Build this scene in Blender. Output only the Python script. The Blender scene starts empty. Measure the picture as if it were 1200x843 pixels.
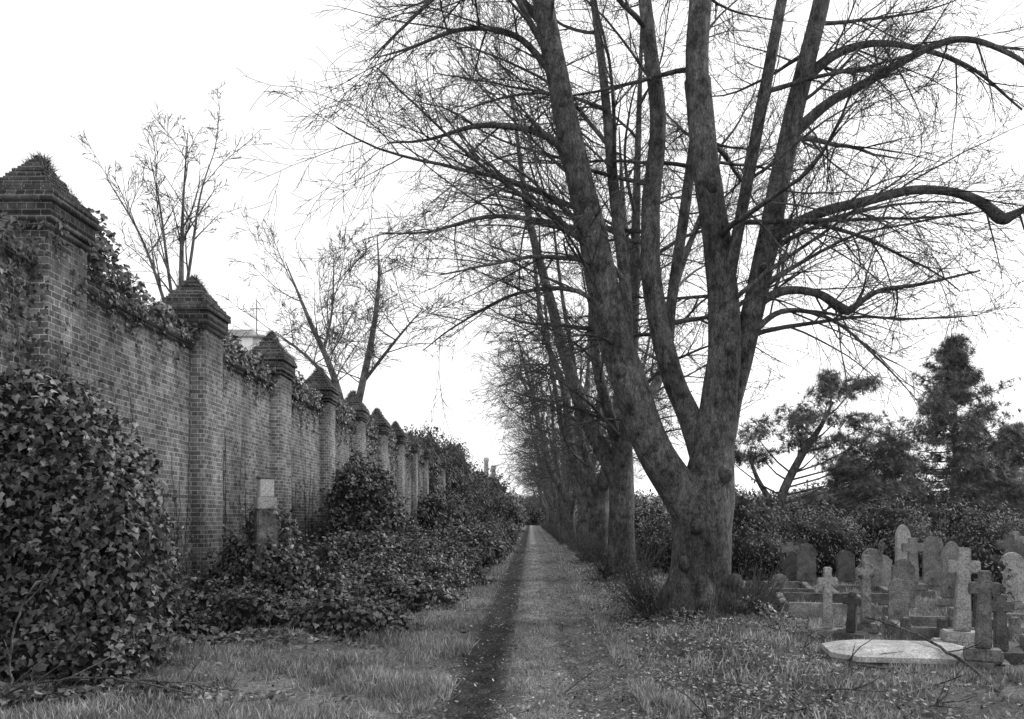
import bpy, bmesh, math, random
import numpy as np
from mathutils import Vector, noise as mnoise

rng = np.random.default_rng(7)
random.seed(7)
scene = bpy.context.scene
scene.view_settings.view_transform = 'Standard'
scene.view_settings.look = 'None'
scene.view_settings.exposure = 0

# ------------------------------------------------------------------ helpers
def link(o):
    scene.collection.objects.link(o); return o

def mesh_obj(name, V, faces, mat, smooth=False, parent=None):
    V = np.asarray(V, dtype=np.float32)
    me = bpy.data.meshes.new(name)
    me.vertices.add(len(V)); me.vertices.foreach_set('co', V.ravel())
    faces = [np.asarray(f, dtype=np.int32) for f in faces if len(f)]
    idx = np.concatenate([f.ravel() for f in faces])
    tot = np.concatenate([np.full(len(f), f.shape[1], dtype=np.int32) for f in faces])
    st = np.concatenate([[0], np.cumsum(tot)[:-1]]).astype(np.int32)
    me.loops.add(len(idx)); me.loops.foreach_set('vertex_index', idx)
    me.polygons.add(len(st)); me.polygons.foreach_set('loop_start', st)
    me.update(calc_edges=True)
    if smooth:
        me.polygons.foreach_set('use_smooth', np.ones(len(st), dtype=bool))
    mats = mat if isinstance(mat, (list, tuple)) else [mat]
    for m in mats: me.materials.append(m)
    o = bpy.data.objects.new(name, me); link(o)
    if parent: o.parent = parent
    return o

def empty(name, loc=(0, 0, 0), rz=0):
    e = bpy.data.objects.new(name, None); link(e)
    e.location = loc; e.rotation_euler = (0, 0, rz); e.empty_display_size = .3
    return e

def unit(a):
    return a / (np.linalg.norm(a, axis=-1, keepdims=True) + 1e-9)

def inst(tv, tfs, pos, up, nrm, scale):
    n = unit(nrm); v = unit(up - (up * n).sum(1, keepdims=True) * n); u = np.cross(v, n)
    tv = np.asarray(tv, float)
    s = np.asarray(scale).reshape(-1, 1, 1)
    P = pos[:, None, :] + s * (tv[None, :, 0:1] * u[:, None, :] + tv[None, :, 1:2] * v[:, None, :] + tv[None, :, 2:3] * n[:, None, :])
    N = len(pos); k = len(tv)
    off = (np.arange(N) * k)
    F = [(np.asarray(tf)[None] + off[:, None, None]).reshape(-1, np.asarray(tf).shape[1]) for tf in tfs]
    return P.reshape(-1, 3), F

class Acc:
    def __init__(s): s.V = []; s.F = {}; s.n = 0
    def add(s, V, F):
        for f in F:
            f = np.asarray(f)
            if len(f): s.F.setdefault(f.shape[1], []).append(f + s.n)
        s.V.append(np.asarray(V)); s.n += len(V)
    def obj(s, name, mat, smooth=False, parent=None):
        return mesh_obj(name, np.concatenate(s.V), [np.concatenate(f) for f in s.F.values()], mat, smooth, parent)

class Tubes(Acc):
    def tube(s, pts, rad, sides, lumpy=0):
        pts = np.asarray(pts, float); rad = np.asarray(rad, float)
        t = unit(np.gradient(pts, axis=0)); av = np.abs(t.mean(0))
        ref = np.zeros(3); ref[np.argmin(av)] = 1
        u = unit(np.cross(t, ref)); v = np.cross(t, u)
        a = np.linspace(0, 2 * np.pi, sides, endpoint=False)
        R = rad[:, None]
        if lumpy:
            ph = s.n * .37
            zz = pts[:, 2][:, None]
            R = R * (1 + lumpy * (np.sin(2 * a[None] + ph + zz * .9) * .5 + np.sin(3 * a[None] + zz * 1.7 + ph) * .35 + np.sin(5 * a[None] + zz * 2.6) * .25 + np.sin(zz * 5.3 + ph + a[None]) * .22))
        P = pts[:, None, :] + R[..., None] * (np.cos(a)[None, :, None] * u[:, None] + np.sin(a)[None, :, None] * v[:, None])
        n = len(pts); I = np.arange(n * sides).reshape(n, sides); J = np.roll(I, -1, 1)
        F = np.stack([I[:-1], J[:-1], J[1:], I[1:]], -1).reshape(-1, 4)
        s.add(P.reshape(-1, 3), [F])

# ------------------------------------------------------------------ materials
def newmat(name, rough=.9, spec=.2):
    m = bpy.data.materials.new(name); m.use_nodes = True
    nt = m.node_tree; b = nt.nodes['Principled BSDF']
    b.inputs['Roughness'].default_value = rough
    b.inputs['Specular IOR Level'].default_value = spec
    return m, nt, b

def ramp(nt, src, stops):
    r = nt.nodes.new('ShaderNodeValToRGB')
    while len(r.color_ramp.elements) < len(stops): r.color_ramp.elements.new(.5)
    for e, (p, g) in zip(r.color_ramp.elements, stops):
        e.position = p; e.color = (g, g, g, 1)
    nt.links.new(src, r.inputs[0]); return r.outputs[0]

def pos_node(nt):
    return nt.nodes.new('ShaderNodeNewGeometry').outputs['Position']

def objc(nt):
    return nt.nodes.new('ShaderNodeTexCoord').outputs['Object']

def nz(nt, vec, scale, detail=4, rough=.6, sc3=None):
    if sc3:
        mp = nt.nodes.new('ShaderNodeMapping'); mp.inputs['Scale'].default_value = sc3
        nt.links.new(vec, mp.inputs[0]); vec = mp.outputs[0]
    n = nt.nodes.new('ShaderNodeTexNoise'); n.inputs['Scale'].default_value = scale
    n.inputs['Detail'].default_value = detail; n.inputs['Roughness'].default_value = rough
    nt.links.new(vec, n.inputs['Vector']); return n.outputs['Fac']

def math_(nt, op, a, b=None):
    m = nt.nodes.new('ShaderNodeMath'); m.operation = op
    for i, x in enumerate((a, b)):
        if x is None: continue
        if isinstance(x, (int, float)): m.inputs[i].default_value = x
        else: nt.links.new(x, m.inputs[i])
    return m.outputs[0]

def mixc(nt, fac, a, b, mode='MIX'):
    m = nt.nodes.new('ShaderNodeMixRGB'); m.blend_type = mode
    for i, x in enumerate((fac, a, b)):
        if isinstance(x, (int, float)):
            m.inputs[i].default_value = x if i == 0 else (x, x, x, 1)
        else: nt.links.new(x, m.inputs[i])
    return m.outputs[0]

def bump(nt, b, h, strength=.5, dist=.02):
    n = nt.nodes.new('ShaderNodeBump'); n.inputs['Strength'].default_value = strength
    n.inputs['Distance'].default_value = dist
    nt.links.new(h, n.inputs['Height']); nt.links.new(n.outputs[0], b.inputs['Normal'])

def leafmat(name, lo, hi, rough=.5, spec=.4, trans=0.0, big=(.6, 1.3), bs=1.7):
    m, nt, b = newmat(name, rough, spec)
    g = nt.nodes.new('ShaderNodeNewGeometry')
    c = ramp(nt, g.outputs['Random Per Island'], [(0, lo), (.7, (lo + hi) * .45), (1, hi)])
    bg_ = ramp(nt, nz(nt, g.outputs['Position'], bs, 3), [(.35, big[0]), (.65, big[1])])
    nt.links.new(mixc(nt, 1, c, bg_, 'MULTIPLY'), b.inputs['Base Color'])
    if trans:
        t = nt.nodes.new('ShaderNodeBsdfTranslucent'); nt.links.new(c, t.inputs[0])
        mx = nt.nodes.new('ShaderNodeMixShader'); mx.inputs[0].default_value = trans
        nt.links.new(b.outputs[0], mx.inputs[1]); nt.links.new(t.outputs[0], mx.inputs[2])
        nt.links.new(mx.outputs[0], nt.nodes['Material Output'].inputs[0])
    return m

M_ivy = leafmat('ivy_leaf', .035, .25, .42, .4, 0, (.45, 1.35), 2.4)
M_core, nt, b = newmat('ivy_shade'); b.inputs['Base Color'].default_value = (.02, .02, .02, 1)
M_shrub = leafmat('shrub_leaf', .05, .18, .6, .25)
M_far_haze = leafmat('hazed_far_leaf', .14, .27, .9, .1)  # distance haze put into the colour: far foliage made paler
M_needle = leafmat('pine_needle', .08, .22, .7, .2)
M_grass = leafmat('grass_blade', .14, .6, .7, .2, .25, (.5, 1.25), 1.2)
M_litter = leafmat('dead_leaf', .04, .45, .8, .2)
M_drymoss = leafmat('dry_moss', .05, .3, .9, .1)

def barkmat(name, lo, hi):
    m, nt, b = newmat(name, .95, .1)
    o = objc(nt)
    f1 = nz(nt, o, 16, 7, .75, (1, 1, .28)); f2 = nz(nt, o, 1.1, 4); f3 = nz(nt, o, 60, 4, .7, (1, 1, .35)); f4 = nz(nt, o, 5, 5, .7)
    c = ramp(nt, f1, [(.34, lo), (.5, (lo + hi) * .5), (.66, hi)])
    c = mixc(nt, 1, c, ramp(nt, f2, [(.35, .55), (.65, 1.3)]), 'MULTIPLY')
    c = mixc(nt, .85, c, ramp(nt, f3, [(.34, .3), (.6, 1.35)]), 'MULTIPLY')
    c = mixc(nt, .9, c, ramp(nt, f4, [(.36, .4), (.5, 1.0), (.7, 1.4)]), 'MULTIPLY')
    nt.links.new(c, b.inputs['Base Color'])
    bump(nt, b, math_(nt, 'ADD', f1, math_(nt, 'MULTIPLY', f3, .6)), 1.0, .08)
    return m
M_bark = barkmat('lime_bark', .07, .24)
M_bark2 = barkmat('grey_bark', .12, .26)
M_stick = barkmat('dead_stick', .12, .3)

def brickmat(name='old_brick', mul=1.0):
    m, nt, b = newmat(name, .9, .2)
    g = nt.nodes.new('ShaderNodeNewGeometry')
    sp = nt.nodes.new('ShaderNodeSeparateXYZ'); nt.links.new(g.outputs['Position'], sp.inputs[0])
    sn = nt.nodes.new('ShaderNodeSeparateXYZ'); nt.links.new(g.outputs['True Normal'], sn.inputs[0])
    isx = math_(nt, 'GREATER_THAN', math_(nt, 'ABSOLUTE', sn.outputs[0]), .5)
    u = nt.nodes.new('ShaderNodeMix'); nt.links.new(isx, u.inputs[0])
    nt.links.new(sp.outputs[0], u.inputs[2]); nt.links.new(sp.outputs[1], u.inputs[3])
    cb = nt.nodes.new('ShaderNodeCombineXYZ'); nt.links.new(u.outputs[0], cb.inputs[0]); nt.links.new(sp.outputs[2], cb.inputs[1])
    wob = nt.nodes.new('ShaderNodeTexNoise'); wob.inputs['Scale'].default_value = 2.5
    nt.links.new(cb.outputs[0], wob.inputs['Vector'])
    va = nt.nodes.new('ShaderNodeVectorMath'); va.operation = 'MULTIPLY_ADD'
    nt.links.new(wob.outputs['Color'], va.inputs[0]); va.inputs[1].default_value = (.012, .012, 0)
    nt.links.new(cb.outputs[0], va.inputs[2])
    br = nt.nodes.new('ShaderNodeTexBrick')
    br.inputs['Scale'].default_value = 1; br.inputs['Brick Width'].default_value = .225
    br.inputs['Row Height'].default_value = .078; br.inputs['Mortar Size'].default_value = .0065
    br.inputs['Mortar Smooth'].default_value = .3; br.inputs['Bias'].default_value = -.15
    br.squash = .5; br.squash_frequency = 2
    k = mul
    br.inputs['Color1'].default_value = (.11 * k,) * 3 + (1,); br.inputs['Color2'].default_value = (.29 * k,) * 3 + (1,)
    br.inputs['Mortar'].default_value = (.5 * k,) * 3 + (1,)
    nt.links.new(va.outputs[0], br.inputs['Vector'])
    fine = nz(nt, g.outputs['Position'], 60, 3)
    st = nz(nt, g.outputs['Position'], .9, 6, .7, (1, 1, .5)); st2 = nz(nt, g.outputs['Position'], 5, 5, .7)
    c = mixc(nt, 1, br.outputs['Color'], ramp(nt, fine, [(.3, .6), (.7, 1.25)]), 'MULTIPLY')
    c = mixc(nt, 1, c, ramp(nt, st, [(.3, .4), (.5, .95), (.7, 1.45)]), 'MULTIPLY')
    c = mixc(nt, .9, c, ramp(nt, st2, [(.3, .45), (.5, 1), (.72, 1.4)]), 'MULTIPLY')
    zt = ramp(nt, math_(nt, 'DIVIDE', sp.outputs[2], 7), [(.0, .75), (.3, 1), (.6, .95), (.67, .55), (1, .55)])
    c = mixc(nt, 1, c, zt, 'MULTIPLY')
    nt.links.new(c, b.inputs['Base Color'])
    bump(nt, b, math_(nt, 'SUBTRACT', math_(nt, 'MULTIPLY', fine, .3), br.outputs['Fac']), .9, .01)
    return m
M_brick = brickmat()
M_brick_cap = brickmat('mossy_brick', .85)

def stonemat(name, lo, hi):
    m, nt, b = newmat(name, .85, .2)
    p = objc(nt); a = nz(nt, p, 5, 6, .7); f = nz(nt, p, 45, 3)
    oi = nt.nodes.new('ShaderNodeObjectInfo')
    c = ramp(nt, a, [(.3, lo), (.5, (lo + hi) / 2), (.68, hi)])
    c = mixc(nt, .8, c, ramp(nt, f, [(.35, .45), (.6, 1.2)]), 'MULTIPLY')
    c = mixc(nt, 1, c, ramp(nt, oi.outputs['Random'], [(0, .6), (1, 1.35)]), 'MULTIPLY')
    nt.links.new(c, b.inputs['Base Color']); bump(nt, b, math_(nt, 'ADD', a, f), .6, .012)
    return m
M_stone = stonemat('weathered_stone', .06, .29)
M_stone_l = stonemat('pale_stone', .2, .45)
M_stone_w = stonemat('white_stone', .4, .6)
M_stone_d = stonemat('dark_stone', .04, .13)

def groundmat():
    m, nt, b = newmat('grass_ground', .95, .1)
    p = pos_node(nt)
    s = nt.nodes.new('ShaderNodeSeparateXYZ'); nt.links.new(p, s.inputs[0])
    a = nz(nt, p, .8, 5); f = nz(nt, p, 22, 4, .7); ff = nz(nt, p, 90, 2)
    c = ramp(nt, a, [(.3, .1), (.5, .19), (.7, .3)])
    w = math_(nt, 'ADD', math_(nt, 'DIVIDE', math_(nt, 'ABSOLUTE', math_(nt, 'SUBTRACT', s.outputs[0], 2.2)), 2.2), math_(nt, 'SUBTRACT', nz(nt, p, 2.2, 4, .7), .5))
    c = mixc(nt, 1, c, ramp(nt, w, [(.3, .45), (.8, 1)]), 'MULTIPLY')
    c = mixc(nt, .9, c, ramp(nt, f, [(.32, .45), (.55, 1), (.68, 1.5)]), 'MULTIPLY')
    c = mixc(nt, .6, c, ramp(nt, ff, [(.35, .5), (.65, 1.5)]), 'MULTIPLY')
    nt.links.new(c, b.inputs['Base Color']); bump(nt, b, math_(nt, 'ADD', f, ff), .8, .04)
    return m
M_ground = groundmat()

def pathmat():
    m, nt, b = newmat('dirt_track', .95, .1)
    p = pos_node(nt)
    s = nt.nodes.new('ShaderNodeSeparateXYZ'); nt.links.new(p, s.inputs[0])
    w = nz(nt, p, .7, 4, .6); w2 = nz(nt, p, 9, 4, .7)
    x = math_(nt, 'ADD', s.outputs[0], math_(nt, 'MULTIPLY', math_(nt, 'SUBTRACT', w, .5), .22))
    x = math_(nt, 'ADD', x, math_(nt, 'MULTIPLY', math_(nt, 'SUBTRACT', w2, .5), .28))
    prof = ramp(nt, math_(nt, 'DIVIDE', math_(nt, 'ADD', x, 1.2), 2.6),
                [(.05, .18), (.14, .13), (.2, .05), (.33, .042), (.40, .14), (.47, .25), (.55, .22), (.62, .12), (.76, .14), (.86, .085), (.97, .14)])
    f = nz(nt, p, 30, 5, .75); g = nz(nt, p, 3.5, 5, .65)
    vo = nt.nodes.new('ShaderNodeTexVoronoi'); vo.inputs['Scale'].default_value = 34; nt.links.new(p, vo.inputs['Vector'])
    c = mixc(nt, .95, prof, ramp(nt, f, [(.35, .4), (.52, 1), (.7, 2.2)]), 'MULTIPLY')
    c = mixc(nt, .85, c, ramp(nt, g, [(.35, .55), (.65, 1.6)]), 'MULTIPLY')
    pb = ramp(nt, vo.outputs['Distance'], [(.0, 1.9), (.25, 1.2), (.6, .65)])
    c = mixc(nt, .7, c, pb, 'MULTIPLY')
    nt.links.new(c, b.inputs['Base Color']); bump(nt, b, math_(nt, 'SUBTRACT', math_(nt, 'ADD', f, g), vo.outputs['Distance']), .9, .04)
    return m
M_path = pathmat()

def flat(name, g, rough=.7, spec=.3):
    m, nt, b = newmat(name, rough, spec)
    c = ramp(nt, nz(nt, objc(nt), 12, 4), [(.3, g * .8), (.7, g * 1.2)])
    nt.links.new(c, b.inputs['Base Color']); return m
M_metal = flat('painted_metal', .3, .5)
M_render = flat('pale_render', .55)
M_glass = flat('window_pane', .08, .15, .5)

# ------------------------------------------------------------------ ground
def hgt(x, y):
    x = np.asarray(x, float); y = np.asarray(y, float)
    d = np.clip((np.abs(x - .1) - 1.1) / 1.0, 0, 1); d = d * d * (3 - 2 * d)
    far = np.exp(-np.maximum(y - 60, 0) / 60)
    h = .045 * np.sin(.9 * x + .5 * y) + .035 * np.sin(-1.3 * x + .8 * y + 2) + .03 * np.sin(2.7 * x + 2.1 * y) + .022 * np.sin(4.9 * x - 3.7 * y + 1) + .03
    return h * d * far

tx = np.linspace(-1, 1, 260); xs = np.sign(tx) * (np.abs(tx) * 14 + np.abs(tx) ** 7 * 490)
ty = np.linspace(0, 1, 360); ys = -12 + ty * 75 + ty ** 7 * 900
X, Y = np.meshgrid(xs, ys)
Z = hgt(X, Y)
V = np.stack([X, Y, Z], -1).reshape(-1, 3)
nx, ny = len(xs), len(ys)
I = np.arange(nx * ny).reshape(ny, nx)
F = np.stack([I[:-1, :-1], I[:-1, 1:], I[1:, 1:], I[1:, :-1]], -1).reshape(-1, 4)
mesh_obj('ground', V, [F], M_ground, True)

ys = np.concatenate([np.arange(-5, 40, .1), np.arange(40, 230, 1.5)])
wl = -.96 + .12 * np.sin(ys * .8) + .07 * np.sin(ys * 3.3 + 1) + rng.normal(0, .035, len(ys))
wr = 1.16 + .13 * np.sin(ys * .7 + 2) + .08 * np.sin(ys * 2.9) + rng.normal(0, .035, len(ys))
def pz(x, y):
    wob = .05 * np.sin(y * .55) + .03 * np.sin(y * 1.7)
    z = .055 - .05 * np.exp(-((x + .48 - wob) / .17) ** 2) - .042 * np.exp(-((x - .62 - wob) / .22) ** 2) + .006 * np.sin(y * 5 + x * 9) * np.sin(x * 13 + y) + .004 * np.sin(y * 13 + x * 4)
    e = np.clip(np.minimum(x + 1.0, 1.2 - x) / .2, 0, 1)
    return .006 + z * e
nc = 25; t = np.linspace(0, 1, nc)[None]
PX = wl[:, None] * (1 - t) + wr[:, None] * t; PYY = np.repeat(ys[:, None], nc, 1)
V = np.stack([PX, PYY, pz(PX, PYY)], -1); n = len(ys); I = np.arange(n * nc).reshape(n, nc)
F = np.stack([I[:-1, :-1], I[:-1, 1:], I[1:, 1:], I[1:, :-1]], -1).reshape(-1, 4)
mesh_obj('dirt_path', V.reshape(-1, 3), [F], M_path, True)

# ------------------------------------------------------------------ wall
def boxV(x0, x1, y0, y1, z0, z1):
    V = np.array([(x, y, z) for z in (z0, z1) for y in (y0, y1) for x in (x0, x1)], float)
    F = np.array([(0, 2, 3, 1), (4, 5, 7, 6), (0, 1, 5, 4), (2, 6, 7, 3), (0, 4, 6, 2), (1, 3, 7, 5)])
    return V, [F]

wall = empty('brick_wall')
A = Acc()
WX = -6.03; WB = -6.4
A.add(*boxV(WB, WX, 1, 175, -.2, 4.60))
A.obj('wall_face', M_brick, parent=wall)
A = Acc()
A.add(*boxV(WB - .04, WX + .04, 1, 175, 4.603, 4.675))
A.add(*boxV(WB - .08, WX + .085, 1, 175, 4.678, 4.755))
yy0, yy1 = 1, 175
zc = 4.758
V = np.array([(WB - .06, yy0, zc), (WX + .06, yy0, zc), (WX + .06, yy0, zc + .05), (WB + .18, yy0, zc + .21), (WB - .06, yy0, zc + .05)])
V2 = V.copy(); V2[:, 1] = yy1
A.add(np.concatenate([V, V2]), [np.array([(i, (i + 1) % 5, 5 + (i + 1) % 5, 5 + i) for i in range(5)]), np.array([(4, 3, 2, 1, 0), (5, 6, 7, 8, 9)])])
A.obj('wall_coping', M_brick_cap, parent=wall)
PY = [6.1 if i == 0 else 6.1 + 4.62 if i == 1 else 6.3 + 4.65 * i for i in range(0, 36)]
shaft = Acc(); cap = Acc()
for y in PY:
    y0, y1 = y - .45, y + .45
    j = rng.normal(0, .006); dz = .12 if y < 11 else rng.normal(0, .015)
    shaft.add(*boxV(WB - .12, -5.8 + j, y0, y1, -.2, 4.98 + dz))
    x0, x1 = WB - .12, -5.8 + j
    for k, (e, za, zb) in enumerate([(.035, 4.982, 5.055), (.07, 5.058, 5.13), (.075, 5.133, 5.28), (.115, 5.283, 5.36)]):
        cap.add(*boxV(x0 - e, x1 + e, y0 - e, y1 + e, za + dz, zb + dz))
    n = 16
    for k in range(n):
        e = .1 - k * .0315; za = 5.363 + k * .041 + dz
        jj = rng.normal(0, .017, 4)
        cap.add(*boxV(x0 - e + jj[0], x1 + e + jj[1], y0 - e + jj[2], y1 + e + jj[3], za, za + .040))
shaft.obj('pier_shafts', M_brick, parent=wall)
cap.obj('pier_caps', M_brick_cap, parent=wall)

# ------------------------------------------------------------------ foliage tools
LEAF_V = [(0, .12, 0), (.24, .3, -.06), (.5, .02, -.14), (.27, -.22, -.07), (0, -.72, -.08),
          (-.27, -.22, -.07), (-.5, .02, -.14), (-.24, .3, -.06)]
LEAF_F = [[(0, 4, 3, 2, 1)], [(0, 7, 6, 5, 4)]]
OV_V = [(0, .4, 0), (.22, 0, -.05), (0, -.5, 0), (-.22, 0, -.05)]
OV_F = [[(0, 2, 1)], [(0, 3, 2)]]

def lump(c, r, p=2.0, amp=.12, ns=2.2, sub=4, seed=0):
    bm = bmesh.new(); bmesh.ops.create_icosphere(bm, subdivisions=sub, radius=1)
    off = Vector((seed * 3.1, seed * 1.7, seed * 5.3))
    V = []
    for v in bm.verts:
        d = v.co.normalized()
        k = (abs(d.x) ** p + abs(d.y) ** p + abs(d.z) ** p) ** (-1 / p)
        q = Vector((d.x * r[0] * k, d.y * r[1] * k, d.z * r[2] * k))
        nn = mnoise.noise(q * ns + off) + .5 * mnoise.noise(q * ns * 2.3 + off)
        q = q + Vector((q.x / r[0], q.y / r[1], q.z / r[2])).normalized() * nn * amp * 1.3
        V.append(q + Vector(c))
    F = [[v.index for v in f.verts] for f in bm.faces]
    bm.free()
    return np.array(V), np.array(F)

def sample(V, F, n, r):
    a, b_, c = V[F[:, 0]], V[F[:, 1]], V[F[:, 2]]
    nr = np.cross(b_ - a, c - a); ar = np.linalg.norm(nr, axis=1)
    i = r.choice(len(F), n, p=ar / ar.sum())
    u = r.random(n); v = r.random(n); m = u + v > 1; u[m] = 1 - u[m]; v[m] = 1 - v[m]
    P = a[i] + u[:, None] * (b_ - a)[i] + v[:, None] * (c - a)[i]
    return P, unit(nr[i]), ar.sum() / 2

def foliage(name, lumps, leaf=.09, dens=400, mat=M_ivy, tv=LEAF_V, tf=LEAF_F, seed=1, depth=.1, out=.05, core=True, jit=.55, sub=4, stray=0, sl=.3):
    r = np.random.default_rng(seed)
    L = Acc(); C = Acc(); S = Tubes()
    for i, l in enumerate(lumps):
        c, rad = l[0], l[1]; p = l[2] if len(l) > 2 else 2.2; amp = l[3] if len(l) > 3 else .13
        V, F = lump(c, rad, p, amp, 2.4 / max(.5, (max(rad)) ** .5), sub, seed + i * 1.37)
        a = np.linalg.norm(np.cross(V[F[:, 1]] - V[F[:, 0]], V[F[:, 2]] - V[F[:, 0]]), axis=1).sum() / 2
        n = int(a * dens)
        P, N, _ = sample(V, F, n, r)
        keep = P[:, 2] > hgt(P[:, 0], P[:, 1]) - .02
        for k, m in enumerate(lumps):
            if k == i: continue
            q = (P - np.array(m[0])) / (np.array(m[1]) * .85)
            keep &= (np.abs(q) ** 2).sum(1) > .9
        P, N = P[keep], N[keep]
        P0, N0 = P.copy(), N.copy()
        P = P + N * (r.random((len(P), 1)) * (depth + out) - depth * .6)
        nn = unit(N + r.normal(0, jit, N.shape) + np.array([0, 0, .25]))
        up = np.array([0, 0, 1.0]) + r.normal(0, .45, N.shape) + N * -.1
        s = leaf * (.5 + r.random(len(P)) * .8)
        L.add(*inst(tv, tf, P, up, nn, s))
        # straggling shoots breaking the outline
        for q in range(int(a * stray)):
            if not len(P0): break
            j = r.integers(len(P0)); p_ = P0[j]; d = N0[j] * .8 + np.array([0, 0, .6]) + r.normal(0, .5, 3); d /= np.linalg.norm(d); ln = sl * r.uniform(.4, 1.5); pts = [p_]
            for h in range(5):
                d = d + r.normal(0, .15, 3) + np.array([0, 0, -.16]); d /= np.linalg.norm(d); pts.append(pts[-1] + d * ln / 5)
            pts = np.array(pts); S.tube(pts, np.linspace(.006, .003, 6), 3)
            m_ = max(4, int(ln / leaf * 2.6)); t_ = r.random(m_) * 4.99; k_ = t_.astype(int); f_ = (t_ - k_)[:, None]
            Q = pts[k_] * (1 - f_) + pts[k_ + 1] * f_ + r.normal(0, leaf * .25, (m_, 3))
            L.add(*inst(tv, tf, Q, np.array([0, 0, 1.]) + r.normal(0, .6, (m_, 3)), N0[j] + r.normal(0, .7, (m_, 3)) + np.array([0, 0, .3]), leaf * (.4 + .6 * r.random(m_))))
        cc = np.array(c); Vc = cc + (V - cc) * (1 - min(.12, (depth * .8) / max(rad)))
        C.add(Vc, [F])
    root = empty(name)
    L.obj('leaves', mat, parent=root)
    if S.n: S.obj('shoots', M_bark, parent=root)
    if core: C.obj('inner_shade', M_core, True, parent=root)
    return root

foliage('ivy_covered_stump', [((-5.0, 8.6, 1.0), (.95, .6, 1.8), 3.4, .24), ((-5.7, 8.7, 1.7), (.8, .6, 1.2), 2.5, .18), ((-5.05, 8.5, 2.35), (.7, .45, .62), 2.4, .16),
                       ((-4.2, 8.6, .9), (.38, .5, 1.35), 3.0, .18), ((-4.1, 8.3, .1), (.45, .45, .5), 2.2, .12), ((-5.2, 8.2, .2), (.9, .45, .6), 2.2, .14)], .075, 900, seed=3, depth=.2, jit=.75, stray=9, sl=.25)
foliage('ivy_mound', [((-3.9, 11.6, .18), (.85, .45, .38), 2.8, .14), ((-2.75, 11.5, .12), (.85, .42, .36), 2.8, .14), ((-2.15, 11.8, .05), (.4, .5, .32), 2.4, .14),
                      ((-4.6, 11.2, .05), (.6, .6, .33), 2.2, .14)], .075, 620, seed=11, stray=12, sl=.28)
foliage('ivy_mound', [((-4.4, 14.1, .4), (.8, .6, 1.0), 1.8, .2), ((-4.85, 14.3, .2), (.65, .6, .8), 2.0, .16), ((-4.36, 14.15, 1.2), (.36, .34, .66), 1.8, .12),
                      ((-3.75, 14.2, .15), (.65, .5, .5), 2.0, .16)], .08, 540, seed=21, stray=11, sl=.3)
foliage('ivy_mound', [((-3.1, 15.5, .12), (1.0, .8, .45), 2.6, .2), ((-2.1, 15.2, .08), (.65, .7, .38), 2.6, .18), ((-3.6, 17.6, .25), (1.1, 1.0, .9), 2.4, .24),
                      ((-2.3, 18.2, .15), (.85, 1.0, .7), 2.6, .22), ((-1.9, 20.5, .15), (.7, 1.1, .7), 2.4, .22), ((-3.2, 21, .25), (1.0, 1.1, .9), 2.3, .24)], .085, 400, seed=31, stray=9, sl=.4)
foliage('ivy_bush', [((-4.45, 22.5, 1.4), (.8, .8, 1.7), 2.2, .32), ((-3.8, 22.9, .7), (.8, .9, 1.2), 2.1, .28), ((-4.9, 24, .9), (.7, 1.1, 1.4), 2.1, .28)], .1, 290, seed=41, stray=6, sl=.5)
L = []
r = np.random.default_rng(5)
for i in range(40):
    y = 24.5 + i * 1.7 + r.normal(0, .5); x = -4.9 + r.random() * 3.1
    h = .4 + .6 * r.random() + (y > 50) * .5 * r.random()
    L.append(((x, y, h * .22), (.7 + .5 * r.random(), .8 + .6 * r.random(), h), 2.2, .3))
foliage('ivy_thicket', L, .11, 165, mat=M_ivy, seed=51, depth=.22, stray=3, sl=.5)

L = []
for i in range(15):
    y = 46 + i * 6.0 + r.normal(0, 1); x = -5.3 + r.normal(0, .5)
    h = 2.0 + 1.6 * r.random() + (y > 62) * 1.6
    L.append(((x, y, h * .45), (1.0 + .6 * r.random(), 1.8 + r.random(), h * .62), 2.0, .6))
L += [((-6.9, 50, 3.6), (1.3, 2, 2.9), 2, .6), ((-7.4, 60, 4), (1.6, 2.5, 3.6), 2, .7), ((-6.8, 74, 4), (1.6, 3, 4.4), 2, .7)]
foliage('evergreen_shrubbery', L, .24, 55, mat=M_shrub, tv=OV_V, tf=OV_F, seed=61, depth=.5, out=.4)
L = []
for i in range(26):
    y = 95 + r.random() * 90; x = -26 + r.random() * 24
    if x > -3.4: x -= 4
    h = 3.5 + 4 * r.random()
    L.append(((x, y, h * .4), (2.5 + 2 * r.random(), 3 + 2 * r.random(), h * .65), 2.0, 1.1))
for i in range(10):
    L.append(((-4 + i * 1.7, 205 + r.normal(0, 4), 2.5), (3.5, 3, 3.0 + 2.0 * r.random()), 2.0, 1.1))
foliage('distant_trees', L, .5, 11, mat=M_far_haze, tv=OV_V, tf=OV_F, seed=71, depth=1., out=.6)

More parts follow.
